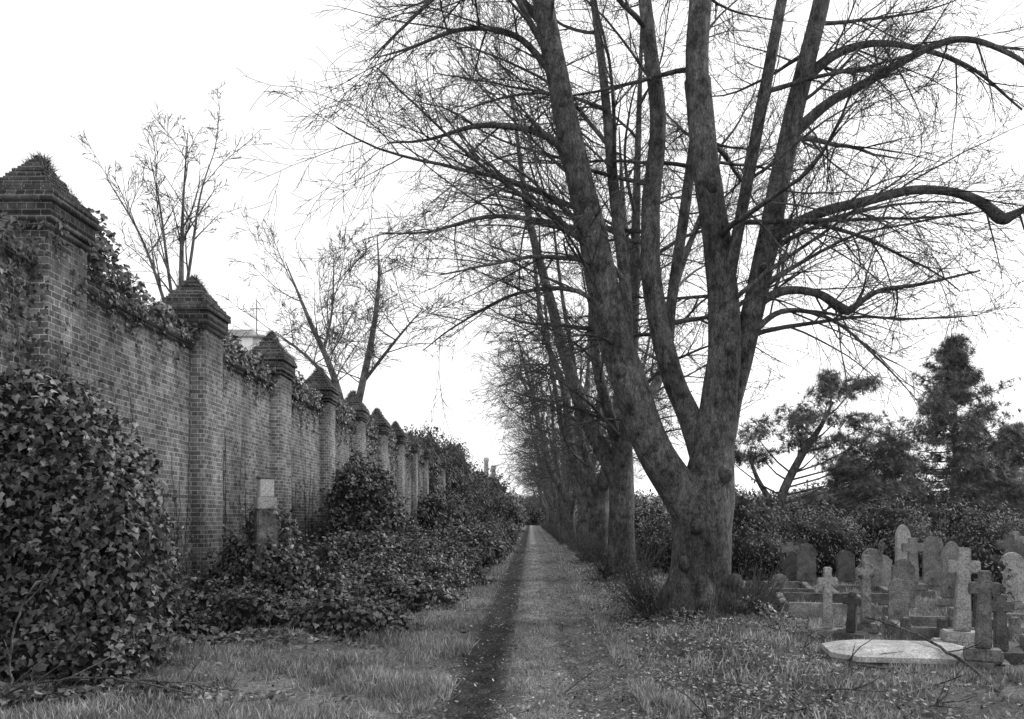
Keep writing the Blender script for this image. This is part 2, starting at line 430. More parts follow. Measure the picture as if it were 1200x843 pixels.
L = []
for i in range(50):
    x = 4.6 + i * .88 + r.normal(0, .5); y = 29 + r.normal(0, 3) + (i % 3) * 4
    h = 1.1 + 1.0 * r.random()
    L.append(((x, y, h * .42), (.9 + .8 * r.random(), 1.1 + .6 * r.random(), h * .7), 2.1, .42))
foliage('cemetery_shrubbery', L, .15, 105, mat=M_shrub, tv=OV_V, tf=OV_F, seed=81, depth=.4, out=.35)
L = []
for i in range(60):
    x = 8 + r.random() * 75; y = 62 + r.random() * 50
    h = 2.6 + 2.6 * r.random()
    L.append(((x, y, h * .35), (3 + 2 * r.random(), 3 + 2 * r.random(), h * .62), 2.0, 1.1))
foliage('distant_trees', L, .45, 12, mat=M_far_haze, tv=OV_V, tf=OV_F, seed=91, depth=1., out=.6)
for k, (x, y, rr, h) in enumerate([(5.6, 21.5, .7, 1.3), (8.2, 24, 1.1, 1.6), (9.9, 22, .8, 1.3), (7.0, 23, .6, 1.0), (7.55, 14.2, .28, 1.15), (12.0, 22, 1.1, 1.5),
                                   (4.4, 23.5, .8, 1.3), (5.2, 25.5, 1.1, 1.5)]):
    foliage('evergreen_shrub', [((x, y, h * .45), (rr, rr, h * .6), 2.1, .2), ((x + rr * .4, y + .3, h * .35), (rr * .8, rr * .8, h * .45), 2.1, .18)],
            .09, 280, mat=M_shrub, tv=OV_V, tf=OV_F, seed=100 + k, depth=.2, out=.14)

def wall_ivy():
    r = np.random.default_rng(77); L = Acc(); S = Tubes(); D = Acc()
    def patch(y0, y1, z0, z1, n, x=WX, face=(1, 0, 0), thr=0.0):
        u = r.random(n); v = r.random(n)
        yy = y0 + u * (y1 - y0); zz = z0 + v * (z1 - z0)
        m = (np.sin(yy * 7 + 2 * np.sin(zz * 2)) + np.sin(zz * 3.1 + yy * 4) + r.normal(0, .7, n)) > thr
        yy, zz = yy[m], zz[m]
        k = len(yy); nrm = np.array(face) + r.normal(0, .35, (k, 3)) + np.array([0, 0, .2])
        P = np.stack([np.full(k, x) + .02 + r.random(k) * .07, yy, zz], -1)
        L.add(*inst(LEAF_V, LEAF_F, P, np.array([0, 0, 1.]) + r.normal(0, .4, (k, 3)), nrm, .045 + r.random(k) * .045))
    def hang(y0, y1, n, lmax):
        for k in range(n):
            y = r.uniform(y0, y1); ln = lmax * r.random() ** 1.6 + .15; m = int(ln * 38) + 4
            t = r.random(m); zz = 4.84 - t * ln; xx = np.where(zz > 4.66, -5.93, WX + .03) + r.random(m) * .04
            P = np.stack([xx, y + .05 * np.sin(zz * 6 + k) + r.normal(0, .05 + .04 * (1 - t), m), zz], -1)
            L.add(*inst(LEAF_V, LEAF_F, P, np.array([0, 0, 1.]) + r.normal(0, .4, (m, 3)), np.array([1, 0, .3]) + r.normal(0, .4, (m, 3)), .04 + r.random(m) * .045))
    hang(8.2, 10.2, 26, 1.0); hang(11.4, 15.1, 18, .5); hang(16.2, 19.8, 26, .6); hang(20.8, 24.4, 34, .8); hang(25.4, 29, 34, 1.0); hang(30, 50, 120, 1.5)
    patch(8.6, 10.2, 0, 4.5, 2200, thr=-.3)
    patch(10.28, 10.62, 1.5, 5.3, 620, x=-5.8); patch(10.6, 11.15, 3.4, 5.2, 120, x=-5.8, thr=.7)
    patch(11.6, 13.2, 0, 2.2, 330); patch(14.2, 15.3, 0, 1.6, 220)
    patch(16.2, 19.8, 0, 1.9, 500); patch(20.9, 24.4, 0, 2.6, 500); patch(25.5, 29, 0, 3.4, 1200); patch(30, 34, 0, 4.6, 2600)
    patch(34, 60, 0, 4.8, 9000); patch(60, 110, 0, 4.8, 9000)
    n = 480; P = np.stack([-6.25 + r.random(n) * .45, np.full(n, 10.25) - r.random(n) * .06, 1.6 + r.random(n) * 3.6], -1)
    L.add(*inst(LEAF_V, LEAF_F, P, np.array([0, 0, 1.]) + r.normal(0, .4, (n, 3)), np.array([0, -1, .2]) + r.normal(0, .35, (n, 3)), .05 + r.random(n) * .05))
    for k in range(60):
        y = r.choice([9.2, 9.9, 11.9, 12.6, 14.6, 17, 18.6, 21.5, 23, 26.5]) + r.normal(0, .3); z = 0; pts = []
        top = 1.6 + r.random() * 2.4
        while z < top:
            pts.append((WX + .012, y, z)); y += r.normal(0, .05); z += .18
        S.tube(np.array(pts), np.linspace(.012, .004, len(pts)), 4)
    tufts = [(12.0, 5.25, .6, .7, 720), (12.8, 5.05, .6, .35, 360), (13.9, 4.95, .9, .24, 480), (15.0, 4.9, .4, .2, 160), (17.3, 5.0, .7, .4, 560), (18.6, 4.98, .7, .3, 380), (19.6, 4.95, .5, .2, 200), (22.0, 5.05, .9, .4, 640), (23.6, 4.98, .8, .3, 400),
             (26.6, 5.1, .9, .45, 600), (28.2, 5.1, 1.0, .4, 600), (32, 5.1, 1.6, .5, 1000), (36.5, 5.1, 1.5, .5, 900), (41, 5.2, 1.7, .6, 1000), (46, 5.1, 1.9, .6, 1000), (52, 5.1, 2.4, .6, 1000), (58, 5.1, 2.6, .6, 900), (66, 5.1, 4, .6, 1200), (9.3, 4.92, .6, .17, 300)]
    for (y, z, ry, rz, n) in tufts:
        d = unit(r.normal(0, 1, (n, 3))) * (r.random((n, 1)) ** .6)
        P = np.stack([-6.12 + d[:, 0] * .3, y + d[:, 1] * ry, z + d[:, 2] * rz], -1)
        P = P[P[:, 2] > 4.72 + (P[:, 0] < -6.0) * .12]
        k = len(P)
        L.add(*inst(LEAF_V, LEAF_F, P, np.array([0, 0, 1.]) + r.normal(0, .6, (k, 3)), np.array([.5, -.4, .5]) + r.normal(0, .6, (k, 3)), .05 + r.random(k) * .07))
        for q in range(16):
            a = r.normal(0, .5, 2); p0 = np.array([-6.2, y + a[0] * ry * .6, 4.85]); p1 = p0 + np.array([r.normal(0, .2), a[1] * .4, rz * (.6 + r.random())])
            S.tube(np.stack([p0, (p0 + p1) / 2 + r.normal(0, .04, 3), p1]), np.array([.01, .007, .004]), 4)
    root = empty('wall_ivy'); L.obj('leaves', M_ivy, parent=root); S.obj('stems', M_bark, parent=root)
    tv = [(-.05, 0, 0), (.05, 0, 0), (0, 1, .3)]; tf = [[(0, 1, 2)]]
    n = 9000; y = 7 + 38 * r.random(n) ** 1.5; pos = np.stack([-6.1 + r.random(n) * .13, y, 4.83 + r.random(n) * .03], -1)
    m = np.sin(y * 3) + np.sin(y * 7.7) + r.normal(0, .6, n) > .2; pos = pos[m]
    D.add(*inst(tv, tf, pos, np.array([.3, 0, .7]) + r.normal(0, .6, (len(pos), 3)), r.normal(0, 1, (len(pos), 3)), .05 + r.random(len(pos)) * .09))
    for yp in PY[:9]:
        n = 1800; k = r.random(n) * 1.0; e = .5 * (1 - k) + .03; a = r.uniform(-1, 1, (n, 2)); ed = r.random(n) < .5; dz = .12 if yp < 11 else 0
        a[ed, 0] = np.sign(a[ed, 0]); a[~ed, 1] = np.sign(a[~ed, 1])
        pos = np.stack([-6.16 + a[:, 0] * e * .92, yp + a[:, 1] * e, 5.37 + k * .62 + dz], -1)
        D.add(*inst(tv, tf, pos, np.array([0, 0, .5]) + r.normal(0, .7, (n, 3)), r.normal(0, 1, (n, 3)), .03 + r.random(n) * .08 + (k > .7) * .05))
    D.obj('wall_top_moss', M_drymoss)

# ------------------------------------------------------------------ branching
def catmull(P, k=6):
    P = np.asarray(P, float); Q = np.concatenate([[2 * P[0] - P[1]], P, [2 * P[-1] - P[-2]]])
    out = []
    for i in range(len(P) - 1):
        a, b_, c, d = Q[i:i + 4]
        for t in np.linspace(0, 1, k, endpoint=False):
            out.append(.5 * ((2 * b_) + (c - a) * t + (2 * a - 5 * b_ + 4 * c - d) * t * t + (-a + 3 * b_ - 3 * c + d) * t ** 3))
    out.append(P[-1]); return np.array(out)

def grow(T, p, d, Ln, r0, lvl, rr, cfg):
    seg = cfg['seg'][lvl]; n = max(4, int(Ln / seg)); step = Ln / n
    pts = [p]; dd = [d]
    bend = rr.normal(0, cfg['bend'], 3) / n
    for i in range(n):
        t = i / n
        trop = cfg['trop'][lvl] * (1 if t < .6 else -.9)
        d = d + bend + rr.normal(0, cfg['jit'][lvl], 3) + np.array([0, 0, trop]); d = d / np.linalg.norm(d)
        p = p + d * step; pts.append(p); dd.append(d)
    rad = r0 * (1 - .8 * np.linspace(0, 1, n + 1) ** .9)
    rad = np.maximum(rad, cfg['rmin'])
    T.tube(np.array(pts), rad, (7, 5, 3, 3)[lvl])
    if lvl >= cfg['max']: return
    for k in range(cfg['kids'][lvl]):
        t = .14 + .86 * (k + rr.random()) / cfg['kids'][lvl]
        i = min(n - 1, int(t * n)); f = t * n - i
        q = pts[i] * (1 - f) + pts[i + 1] * f; dq = dd[i + 1]
        ax = rr.normal(0, 1, 3); ax -= ax.dot(dq) * dq; ax /= np.linalg.norm(ax)
        ang = math.radians(rr.uniform(24, 52))
        cd = dq * math.cos(ang) + ax * math.sin(ang)
        L2 = Ln * cfg['ratio'][lvl] * (1.15 - .55 * t) * rr.uniform(.55, 1.35)
        grow(T, q, cd, L2, max(cfg['rmin'], rad[i] * cfg['rr'][lvl]), lvl + 1, rr, cfg)

CFG = dict(seg=[.32, .25, .2, .16], trop=[-.032, -.034, -.024, .01], jit=[.06, .055, .05, .05], bend=.4, kids=[10, 6, 4, 0], ratio=[.5, .52, .5, .5], rr=[.5, .5, .6, .6], rmin=.0036, max=3)

def stem_limbs(T, pts, rad, n, rr, cfg, zmin=3.2, axis=(0, 0), Lr=(2.6, 4.6)):
    pts = np.asarray(pts); zs = pts[:, 2]; ok = np.where(zs > zmin)[0]
    if not len(ok): return
    for k in range(n):
        i = ok[int((k + rr.random()) / n * (len(ok) - 1))]
        o = pts[i][:2] - np.array(axis); az = math.atan2(o[1], o[0]) if np.hypot(*o) > .15 else rr.uniform(-3.14, 3.14)
        az += rr.normal(0, 1.0)
        el = rr.uniform(0, .9)
        d = np.array([math.cos(az) * math.cos(el), math.sin(az) * math.cos(el), math.sin(el)])
        hfac = 1 - .35 * max(0, (zs[i] - 9) / 8)
        L = rr.uniform(*Lr) * hfac
        grow(T, pts[i], d, L, min(rad[i] * .5, .014 * L * rr.uniform(.6, 1.2)), 0, rr, cfg)

def suckers(T, n, rr, rad=.5, hh=(.4, 1.3), arc=None):
    for k in range(n):
        a = rr.uniform(0, 6.28) if arc is None else rr.uniform(*arc)
        p = np.array([math.cos(a) * rad * rr.uniform(.8, 1.3), math.sin(a) * rad * rr.uniform(.8, 1.3), 0.0])
        d = np.array([math.cos(a) * .45, math.sin(a) * .45, 1]) + rr.normal(0, .2, 3); d /= np.linalg.norm(d)
        L = rr.uniform(*hh); pts = [p]
        for i in range(5):
            d = d + rr.normal(0, .08, 3); d /= np.linalg.norm(d); pts.append(pts[-1] + d * L / 5)
        T.tube(np.array(pts), np.linspace(.008, .003, 6), 3)
        for j in range(4):
            q = pts[1 + j]; e = unit(d + rr.normal(0, .5, 3)); T.tube(np.array([q, q + e * L * .2, q + e * L * .4]), np.array([.004, .0035, .003]), 3)

def near_tree():
    rr = np.random.default_rng(12); T = Tubes()
    def stem(P, sides=14, lumpy=.1, k=1.0):
        P = np.array(P, float); P[:, 3] *= k; Q = catmull(P, 7); T.tube(Q[:, :3], Q[:, 3], sides, lumpy); return Q[:, :3], Q[:, 3]
    stem([(0, 0, -.3, .8), (0, 0, 0, .64), (.01, 0, .25, .52), (.05, 0, .7, .475), (.08, 0, 1.3, .45), (.1, 0, 1.9, .44), (.2, 0, 2.5, .34), (.27, 0, 3.08, .3), (.42, 0, 4.45, .24),
          (.37, .05, 5.68, .22), (.16, .1, 7.2, .2), (.02, .1, 8.7, .2)], 24, .13)
    for a in np.linspace(0, 6.28, 8)[:-1]:
        c, s_ = math.cos(a + .3), math.sin(a + .3)
        stem([(c * .25, s_ * .25, .75, .16), (c * .42, s_ * .42, .35, .2), (c * .66, s_ * .66, .06, .16), (c * 1.05, s_ * 1.05, -.12, .09)], 8)
    for (x, y, z, q) in [(-.1, -.42, 1.5, .12), (.35, -.3, 2.3, .13), (-1.3, -.5, 3.9, .1), (.45, -.2, 4.3, .11), (-1.85, -.55, 6.5, .09), (.2, -.1, 6.9, .1), (.5, -.35, .6, .13), (1.05, .02, 5.6, .09), (-.75, -.4, 2.75, .1), (-2.2, -.6, 8.0, .08), (.6, -.02, 3.6, .1), (-.3, -.35, .9, .1)]:
        T.tube(np.array([(x, y + .1, z - q), (x, y, z - q * .6), (x, y - .03, z), (x, y, z + q * .6), (x, y + .1, z + q)]), np.array([.01, q * .8, q, q * .8, .01]), 9, .15)
    stems = []
    stems.append(stem([(.0, -.02, 1.4, .3), (-.28, -.08, 2.0, .33), (-.70, -.15, 2.65, .295), (-1.10, -.25, 3.63, .275), (-1.43, -.3, 4.59, .25), (-1.70, -.35, 5.96, .225),
                       (-2.06, -.4, 7.46, .2), (-2.33, -.45, 8.7, .18), (-2.55, -.5, 9.9, .16), (-3.0, -.7, 12.5, .12), (-3.2, -.8, 15, .05)]))
    stems.append(stem([(.27, 0, 3.08, .27), (.42, 0, 4.45, .25), (.37, .05, 5.68, .225), (.14, .1, 7.19, .21), (0, .1, 8.7, .195), (.05, .1, 9.93, .18), (.2, .2, 13, .12), (.1, .3, 16, .04)]))
    stems.append(stem([(.12, .12, 2.5, .22), (-.1, .25, 3.3, .2), (-.38, .4, 4.04, .185), (-.66, .5, 5.4, .165), (-.68, .6, 6.78, .15), (-.54, .7, 8.3, .135), (-.7, .8, 9.9, .12), (-.9, 1.2, 13, .07), (-1, 1.4, 15.5, .03)]))
    stems.append(stem([(.38, .1, 2.8, .22), (.58, .15, 3.6, .2), (.86, .2, 4.72, .185), (1.14, .2, 5.96, .175), (1.47, .2, 7.6, .16), (1.74, .2, 8.8, .15), (2.01, .2, 9.9, .14), (2.6, .3, 12.5, .08), (2.9, .4, 14.5, .03)]))
    stems.append(stem([(.42, 0, 4.9, .1), (.55, -.25, 6.0, .1), (.9, -.6, 8.15, .09), (1.19, -.8, 9.9, .075), (1.5, -1.2, 12, .05)], 9))
    stems.append(stem([(-.42, .42, 4.2, .08), (-.3, .7, 5.4, .09), (-.05, 1.0, 6.8, .09), (.2, 1.3, 8.5, .08), (.35, 1.6, 10.5, .07), (.5, 2.2, 13, .04)], 9))
    stems.append(stem([(-1.2, -.25, 3.9, .1), (-1.15, .1, 5.2, .1), (-1.3, .6, 7.2, .09), (-1.5, .9, 9.6, .07), (-1.8, 1.2, 12, .04)], 9))
    for (P, R), n in zip(stems, (17, 10, 11, 15, 6, 7, 8)):
        stem_limbs(T, P, R, n, rr, CFG, 4.2, (0, 0), (2.2, 4.3))
    limbs = [
        [(1.15, .2, 6.05, .12), (1.5, .1, 6.3, .095), (1.95, -.1, 6.48, .09), (2.63, -.3, 6.6, .08), (3.2, -.5, 6.68, .075), (3.7, -.7, 6.58, .07), (4.07, -.8, 6.4, .08), (4.36, -.9, 6.1, .1), (4.5, -.95, 6.12, .075), (4.7, -1, 6.2, .05), (5.16, -1.1, 6.2, .045), (6.2, -1.3, 6.5, .02)],
        [(.95, .2, 5.1, .1), (1.4, 0, 5.26, .075), (1.85, -.2, 5.16, .07), (2.15, -.35, 4.9, .085), (2.28, -.4, 4.85, .07), (2.45, -.45, 4.98, .05), (2.75, -.5, 5.14, .04), (3.3, -.6, 5.2, .03), (4.1, -.8, 5.35, .015)],
        [(1.5, .2, 7.8, .1), (2.1, .1, 8.3, .08), (2.63, 0, 8.56, .07), (3.86, -.3, 9.1, .05), (4.7, -.5, 8.8, .035), (5.5, -.6, 8.1, .02)],
        [(1.7, .2, 8.7, .09), (2.4, .4, 9.3, .07), (3.3, .5, 9.5, .05), (4.6, .6, 9.2, .03), (5.6, .7, 8.5, .015)],
        [(-1.95, -.4, 7.1, .07), (-2.5, -.6, 7.5, .055), (-3.4, -.9, 7.5, .04), (-4.2, -1.1, 7.2, .02), (-4.8, -1.2, 7.1, .01)],
        [(-1.6, -.3, 5.7, .06), (-2.2, -.6, 6.05, .05), (-3.2, -1.0, 6.1, .035), (-4.2, -1.2, 5.8, .02), (-4.9, -1.3, 5.75, .01)],
        [(-1.35, -.3, 4.7, .05), (-2.0, -.6, 5.1, .04), (-2.9, -.8, 5.0, .028), (-3.8, -.9, 4.5, .016), (-4.3, -1, 4.1, .008)],
        [(-2.25, -.4, 8.4, .07), (-2.9, -.6, 9.0, .05), (-3.7, -.8, 9.0, .035), (-4.5, -1, 8.6, .022), (-5.0, -1.1, 8.4, .01)],
        [(-2.4, -.4, 9.2, .07), (-3.1, -.2, 10.0, .055), (-4.0, 0, 10.1, .04), (-4.8, .1, 9.5, .022), (-5.3, .1, 9.0, .01)],
        [(.8, .2, 4.5, .06), (1.3, -.1, 4.9, .045), (2.0, -.4, 4.7, .03), (2.7, -.6, 4.0, .018), (3.2, -.7, 3.4, .008)],
    ]
    for Lb in limbs:
        P, R = stem(Lb, 8, .18)
        for k in range(13):
            i = int(3 + (k + rr.random()) / 13 * (len(P) - 5)); tdir = unit(P[i + 1] - P[i])
            e = unit(tdir * .8 + rr.normal(0, .55, 3) + np.array([0, 0, .1]))
            grow(T, P[i], e, rr.uniform(.8, 2.2), min(R[i] * .5, .018), 1, rr, CFG)
    suckers(T, 60, rr, .75, (.3, .8)); suckers(T, 90, rr, .8, (.4, 1.0), (-1.3, .5)); suckers(T, 60, rr, .8, (.5, 1.1), (2.2, 4.4))
    o = T.obj('lime_tree', M_bark, True); o.location = (2.69, 13.7, 0); return o

def row_tree(seed):
    rr = np.random.default_rng(seed); T = Tubes()
    cfg = dict(CFG); cfg['rmin'] = .0052; cfg['kids'] = [8, 5, 3, 0]
    fz = rr.uniform(1.7, 2.9); r0 = rr.uniform(.33, .4); lean = rr.normal(0, .07, 2)
    P = catmull([(0, 0, -.2, r0 * 1.7), (0, 0, .15, r0 * 1.3), (lean[0] * .6, lean[1] * .6, .8, r0), (lean[0] * fz, lean[1] * fz, fz, r0 * .95), (lean[0] * fz * 1.5, lean[1] * fz * 1.5, fz + 1.2, r0 * .6)], 6)
    T.tube(P[:, :3], P[:, 3], 14, .13)
    ns = rr.integers(4, 6)
    for k in range(ns):
        a = k * 6.28 / ns + rr.normal(0, .3); sp = rr.uniform(1.0, 3.0); c, s_ = math.cos(a), math.sin(a); H = rr.uniform(11.0, 15.0); b0 = P[-8][:3]
        zf = fz + rr.uniform(-.2, 1.0); rs = r0 * rr.uniform(.38, .6)
        Q = catmull([(b0[0], b0[1], zf - .4, rs), (b0[0] + c * sp * .2, b0[1] + s_ * sp * .2, zf + .5, rs), (b0[0] + c * sp * .5, b0[1] + s_ * sp * .5, zf + 2.0, rs * .86),
                     (b0[0] + c * sp * .75 + rr.normal(0, .2), b0[1] + s_ * sp * .75, zf + 4.4, rs * .66), (b0[0] + c * sp + rr.normal(0, .3), b0[1] + s_ * sp, zf + 7, rs * .42), (b0[0] + c * sp * 1.3, b0[1] + s_ * sp * 1.3, H, rs * .1)], 6)
        T.tube(Q[:, :3], Q[:, 3], 10, .1)
        stem_limbs(T, Q[:, :3], Q[:, 3], 12, rr, cfg, 3.4, (0, 0), (2.0, 4.2))
    suckers(T, 110, rr, r0 * 1.4, (.4, 1.5))
    return T.obj('lime_tree', M_bark, True)

near_tree()
wall_ivy()
base = [row_tree(s) for s in (101, 202, 303, 404)]
ylist = [22.3, 31.5, 41.5, 50.5, 61, 71, 82, 93, 105, 118, 132, 148]
xlist = [2.35, 2.4, 2.6, 2.3, 2.5, 2.4, 2.6, 2.4, 2.5, 2.5, 2.5, 2.5]
for i, (x, y) in enumerate(zip(xlist, ylist)):
    if i < 4: o = base[i]
    else:
        o = bpy.data.objects.new('lime_tree', base[i % 4].data); link(o)
    o.location = (x, y, 0); o.rotation_euler = (0, 0, i * 2.1 + .4); s = 1 + .1 * math.sin(i * 3.3); o.scale = (s, s, s)

def slim_tree(name, loc, seed, stems, kids=(8, 5, 3, 0), Lr=(1.6, 3.2), n=11, zmin=5, up=True, elr=(.5, 1.25), rmin=.007):
    rr = np.random.default_rng(seed); T = Tubes(); cfg = dict(CFG); cfg['kids'] = kids; cfg['rmin'] = rmin; cfg['jit'] = [.035, .035, .035, .03]; cfg['bend'] = .3
    cfg['trop'] = [.03, .025, .015, 0] if up else CFG['trop']
    for S in stems:
        Q = catmull(S, 6); T.tube(Q[:, :3], Q[:, 3], 8, .05)
        ok = np.where(Q[:, 2] > zmin)[0]
        for k in range(n):
            i = ok[int((k + rr.random()) / n * (len(ok) - 1))]; az = rr.uniform(0, 6.28); el = rr.uniform(*elr)
            d = np.array([math.cos(az) * math.cos(el), math.sin(az) * math.cos(el), math.sin(el)])
            grow(T, Q[i, :3], d, rr.uniform(*Lr) * (1 - .4 * k / n), min(Q[i, 3] * .6, .03), 0, rr, cfg)
    o = T.obj(name, M_bark2, True); o.location = loc; return o
slim_tree('bare_sapling', (-10.35, 25, 0), 5, [[(0, 0, 0, .16), (.05, 0, 5, .13), (.1, 0, 8, .09), (.15, 0, 10.5, .045), (.3, 0, 12.9, .012)],
                                        [(0, 0, 6.5, .06), (-.5, .1, 8.2, .05), (-1.2, .2, 10.0, .035), (-2.2, .2, 11.7, .01)],
                                        [(0, 0, 7.0, .055), (-.3, .1, 8.8, .045), (-.6, .2, 10.8, .03), (-.9, .2, 12.3, .01)],
                                        [(.05, 0, 7.1, .055), (.45, -.2, 9, .045), (.75, -.2, 11.0, .028), (1.2, -.2, 12.4, .01)]], n=7, Lr=(1.4, 2.6), zmin=8, kids=(5, 4, 2, 0), elr=(.75, 1.3))
slim_tree('bare_tree', (-8.1, 37, 0), 9, [[(0, 0, 0, .3), (0, 0, 4, .22), (-.1, 0, 6.4, .17), (-.6, 0, 8.2, .13), (-1.5, 0, 10.2, .09), (-2.6, .2, 12.8, .02)],
                                       [(0, 0, 4, .2), (.7, 0, 7, .16), (1.2, 0, 9.4, .13), (1.5, .1, 11.8, .075), (1.4, .2, 14, .02)],
                                       [(-.3, 0, 7.2, .09), (-1.6, .4, 8.6, .07), (-3.1, .5, 9.8, .02)], [(.9, 0, 7.6, .08), (2.2, .3, 9.4, .06), (3.4, .3, 10.8, .02)], [(-.9, 0, 8.8, .07), (-.6, .3, 10.6, .05), (-.5, .3, 13, .02)]], n=9, Lr=(2.4, 4.4), zmin=6.8, kids=(6, 5, 3, 0), elr=(.1, 1.1), rmin=.0085)

# ------------------------------------------------------------------ conifers
SPV = []; SPF = []
for k in range(9):
    a = -1.5 + 3.0 * k / 8; c, s_ = math.sin(a), math.cos(a); i = len(SPV)
    SPV += [(-s_ * .04, c * .04, 0), (s_ * .04, -c * .04, 0), (c, s_, .2 * ((k % 3) - 1))]; SPF.append((i, i + 1, i + 2))
def sprays(C, p, rr, n, R, size=.32, updir=.4, drift=(0, 0, 0)):
    d = rr.normal(0, 1, (n, 3)); P = p + d * np.array(R) * .5
    up = d * np.array([1, 1, .3]) * .5 + np.array(drift) + np.array([0, 0, updir]) + rr.normal(0, .35, (n, 3))
    C.add(*inst(SPV, [SPF], P, up, rr.normal(0, 1, (n, 3)) + np.array([0, 0, .4]), size * (.6 + .8 * rr.random(n))))

def conifer(name, loc, H, W, seed, z0=.8, bare=.12, e=.95, nb=6, dz=.38):
    rr = np.random.default_rng(seed); T = Tubes(); C = Acc()
    T.tube(np.array([(0, 0, 0), (.1, 0, H * .5), (0, 0, H * .97)]), np.array([H * .02, H * .013, .03]), 8)
    z = z0
    while z < H - .1:
        t = (z - z0) / (H - z0); Lw = W * (1 - t ** 1.15) ** e * (.75 + .25 * min(1, t * 4))
        for k in range(nb):
            a = rr.uniform(0, 6.28); L = Lw * rr.uniform(.4, 1.3) + .2; p = np.array([0, 0, z + rr.normal(0, .2)]); pts = [p]; dr = np.array([math.cos(a), math.sin(a), 0])
            for i in range(7):
                q = i / 6; p = p + (dr + np.array([0, 0, -.1 + .8 * q])) * L / 7; pts.append(p)
                if i > 1 and rr.random() > bare: sprays(C, p, rr, int(7 + 3.5 * L * .6), (L * .15 + .2, L * .15 + .2, .22), .34, .5, dr * .8)
            T.tube(np.array(pts), np.linspace(.04, .01, 8), 4)
        z += dz
    root = empty(name, loc); T.obj('trunk_and_boughs', M_bark, True, root); C.obj('needles', M_needle, parent=root)
conifer('pine_tree', (22.3, 45, 0), 11, 4.8, 3)
conifer('pine_tree', (18.6, 50, 0), 5.4, 3.0, 4)
conifer('pine_tree', (26.5, 47, 0), 6.8, 3.8, 6)

def spreading_pine(loc, seed):
    rr = np.random.default_rng(seed); T = Tubes(); C = Acc()
    main = catmull([(-1.6, 0, 0, .24), (-1.4, 0, 2.2, .2), (-.6, 0, 4, .16), (.3, 0, 5.4, .1), (.8, 0, 6.4, .04)], 6); T.tube(main[:, :3], main[:, 3], 8)
    m2 = catmull([(-1.4, 0, 1.8, .15), (-2.2, .3, 3.2, .1), (-2.6, .3, 4.4, .04)], 6); T.tube(m2[:, :3], m2[:, 3], 7)
    pads = [(-2.8, 4.9, 1.0), (-2.0, 4.3, .7), (-1.0, 5.3, .9), (.2, 6.4, 1.0), (1.3, 6.9, .8), (.9, 5.8, 1.1), (2.3, 5.5, 1.0), (1.8, 4.8, 1.1), (3.0, 4.6, .9), (.4, 4.5, .9), (2.9, 3.7, 1.0), (1.5, 3.4, 1.0), (3.6, 4.0, .7), (-3.4, 4.1, .6), (-.4, 4.7, .7),
            (2.2, 2.7, 1.0), (3.5, 2.9, .9), (2.3, 4.2, .9), (-.5, 5.9, .7), (.4, 7.2, .4), (3.9, 3.4, .7)]
    for (x, z, w) in pads:
        y = rr.normal(0, .9); p1 = np.array([x, y, z]); i = int(np.argmin(np.abs(main[:, 2] - (z - .9 - .2 * abs(x)))));  p0 = main[i, :3]
        T.tube(np.array([p0, p0 * .6 + p1 * .4 + np.array([0, 0, -.15]), p0 * .2 + p1 * .8 + np.array([0, 0, -.1]), p1]), np.array([.045, .035, .022, .01]), 5)
        for q in range(10):
            c = p1 + rr.normal(0, 1, 3) * np.array([w * .52, w * .6, .2]); sprays(C, c, rr, 19, (w * .5, w * .5, .24), .28, .5)
    root = empty('spreading_pine_tree', loc); T.obj('trunk_and_limbs', M_bark, True, root); C.obj('needles', M_needle, parent=root)
spreading_pine((11.6, 35, 0), 8)

# ------------------------------------------------------------------ gravestones
def prof(name, pts, th, mat, z0=0, bev=.012):
    bm = bmesh.new()
    vs = [bm.verts.new((x, -th / 2, z + z0)) for x, z in pts]; f = bm.faces.new(vs)
    e = bmesh.ops.extrude_face_region(bm, geom=[f]); bmesh.ops.translate(bm, vec=(0, th, 0), verts=[v for v in e['geom'] if isinstance(v, bmesh.types.BMVert)])
    bmesh.ops.recalc_face_normals(bm, faces=bm.faces)
    ed = [x for x in bm.edges if x.is_manifold and x.calc_face_angle(0) > .6]
    bmesh.ops.bevel(bm, geom=ed, offset=bev, segments=2, affect='EDGES')
    me = bpy.data.meshes.new(name); bm.to_mesh(me); bm.free(); me.materials.append(mat)
    return link(bpy.data.objects.new(name, me))

def block(name, sx, sy, sz, z0, mat, bev=.015, top=1.0):
    bm = bmesh.new(); bmesh.ops.create_cube(bm, size=1)
    for v in bm.verts:
        k = top if v.co.z > 0 else 1
        v.co.x *= sx * k; v.co.y *= sy * k; v.co.z = (v.co.z + .5) * sz + z0
    bmesh.ops.bevel(bm, geom=list(bm.edges), offset=bev, segments=2, affect='EDGES')
    me = bpy.data.meshes.new(name); bm.to_mesh(me); bm.free(); me.materials.append(mat)
    return link(bpy.data.objects.new(name, me))

def place(root, parts, x, y, rz, tilt=0, roll=0):
    root.location = (x, y, float(hgt(x, y)) - .02); root.rotation_euler = (math.radians(tilt), math.radians(roll), math.radians(rz))
    for p in parts: p.parent = root

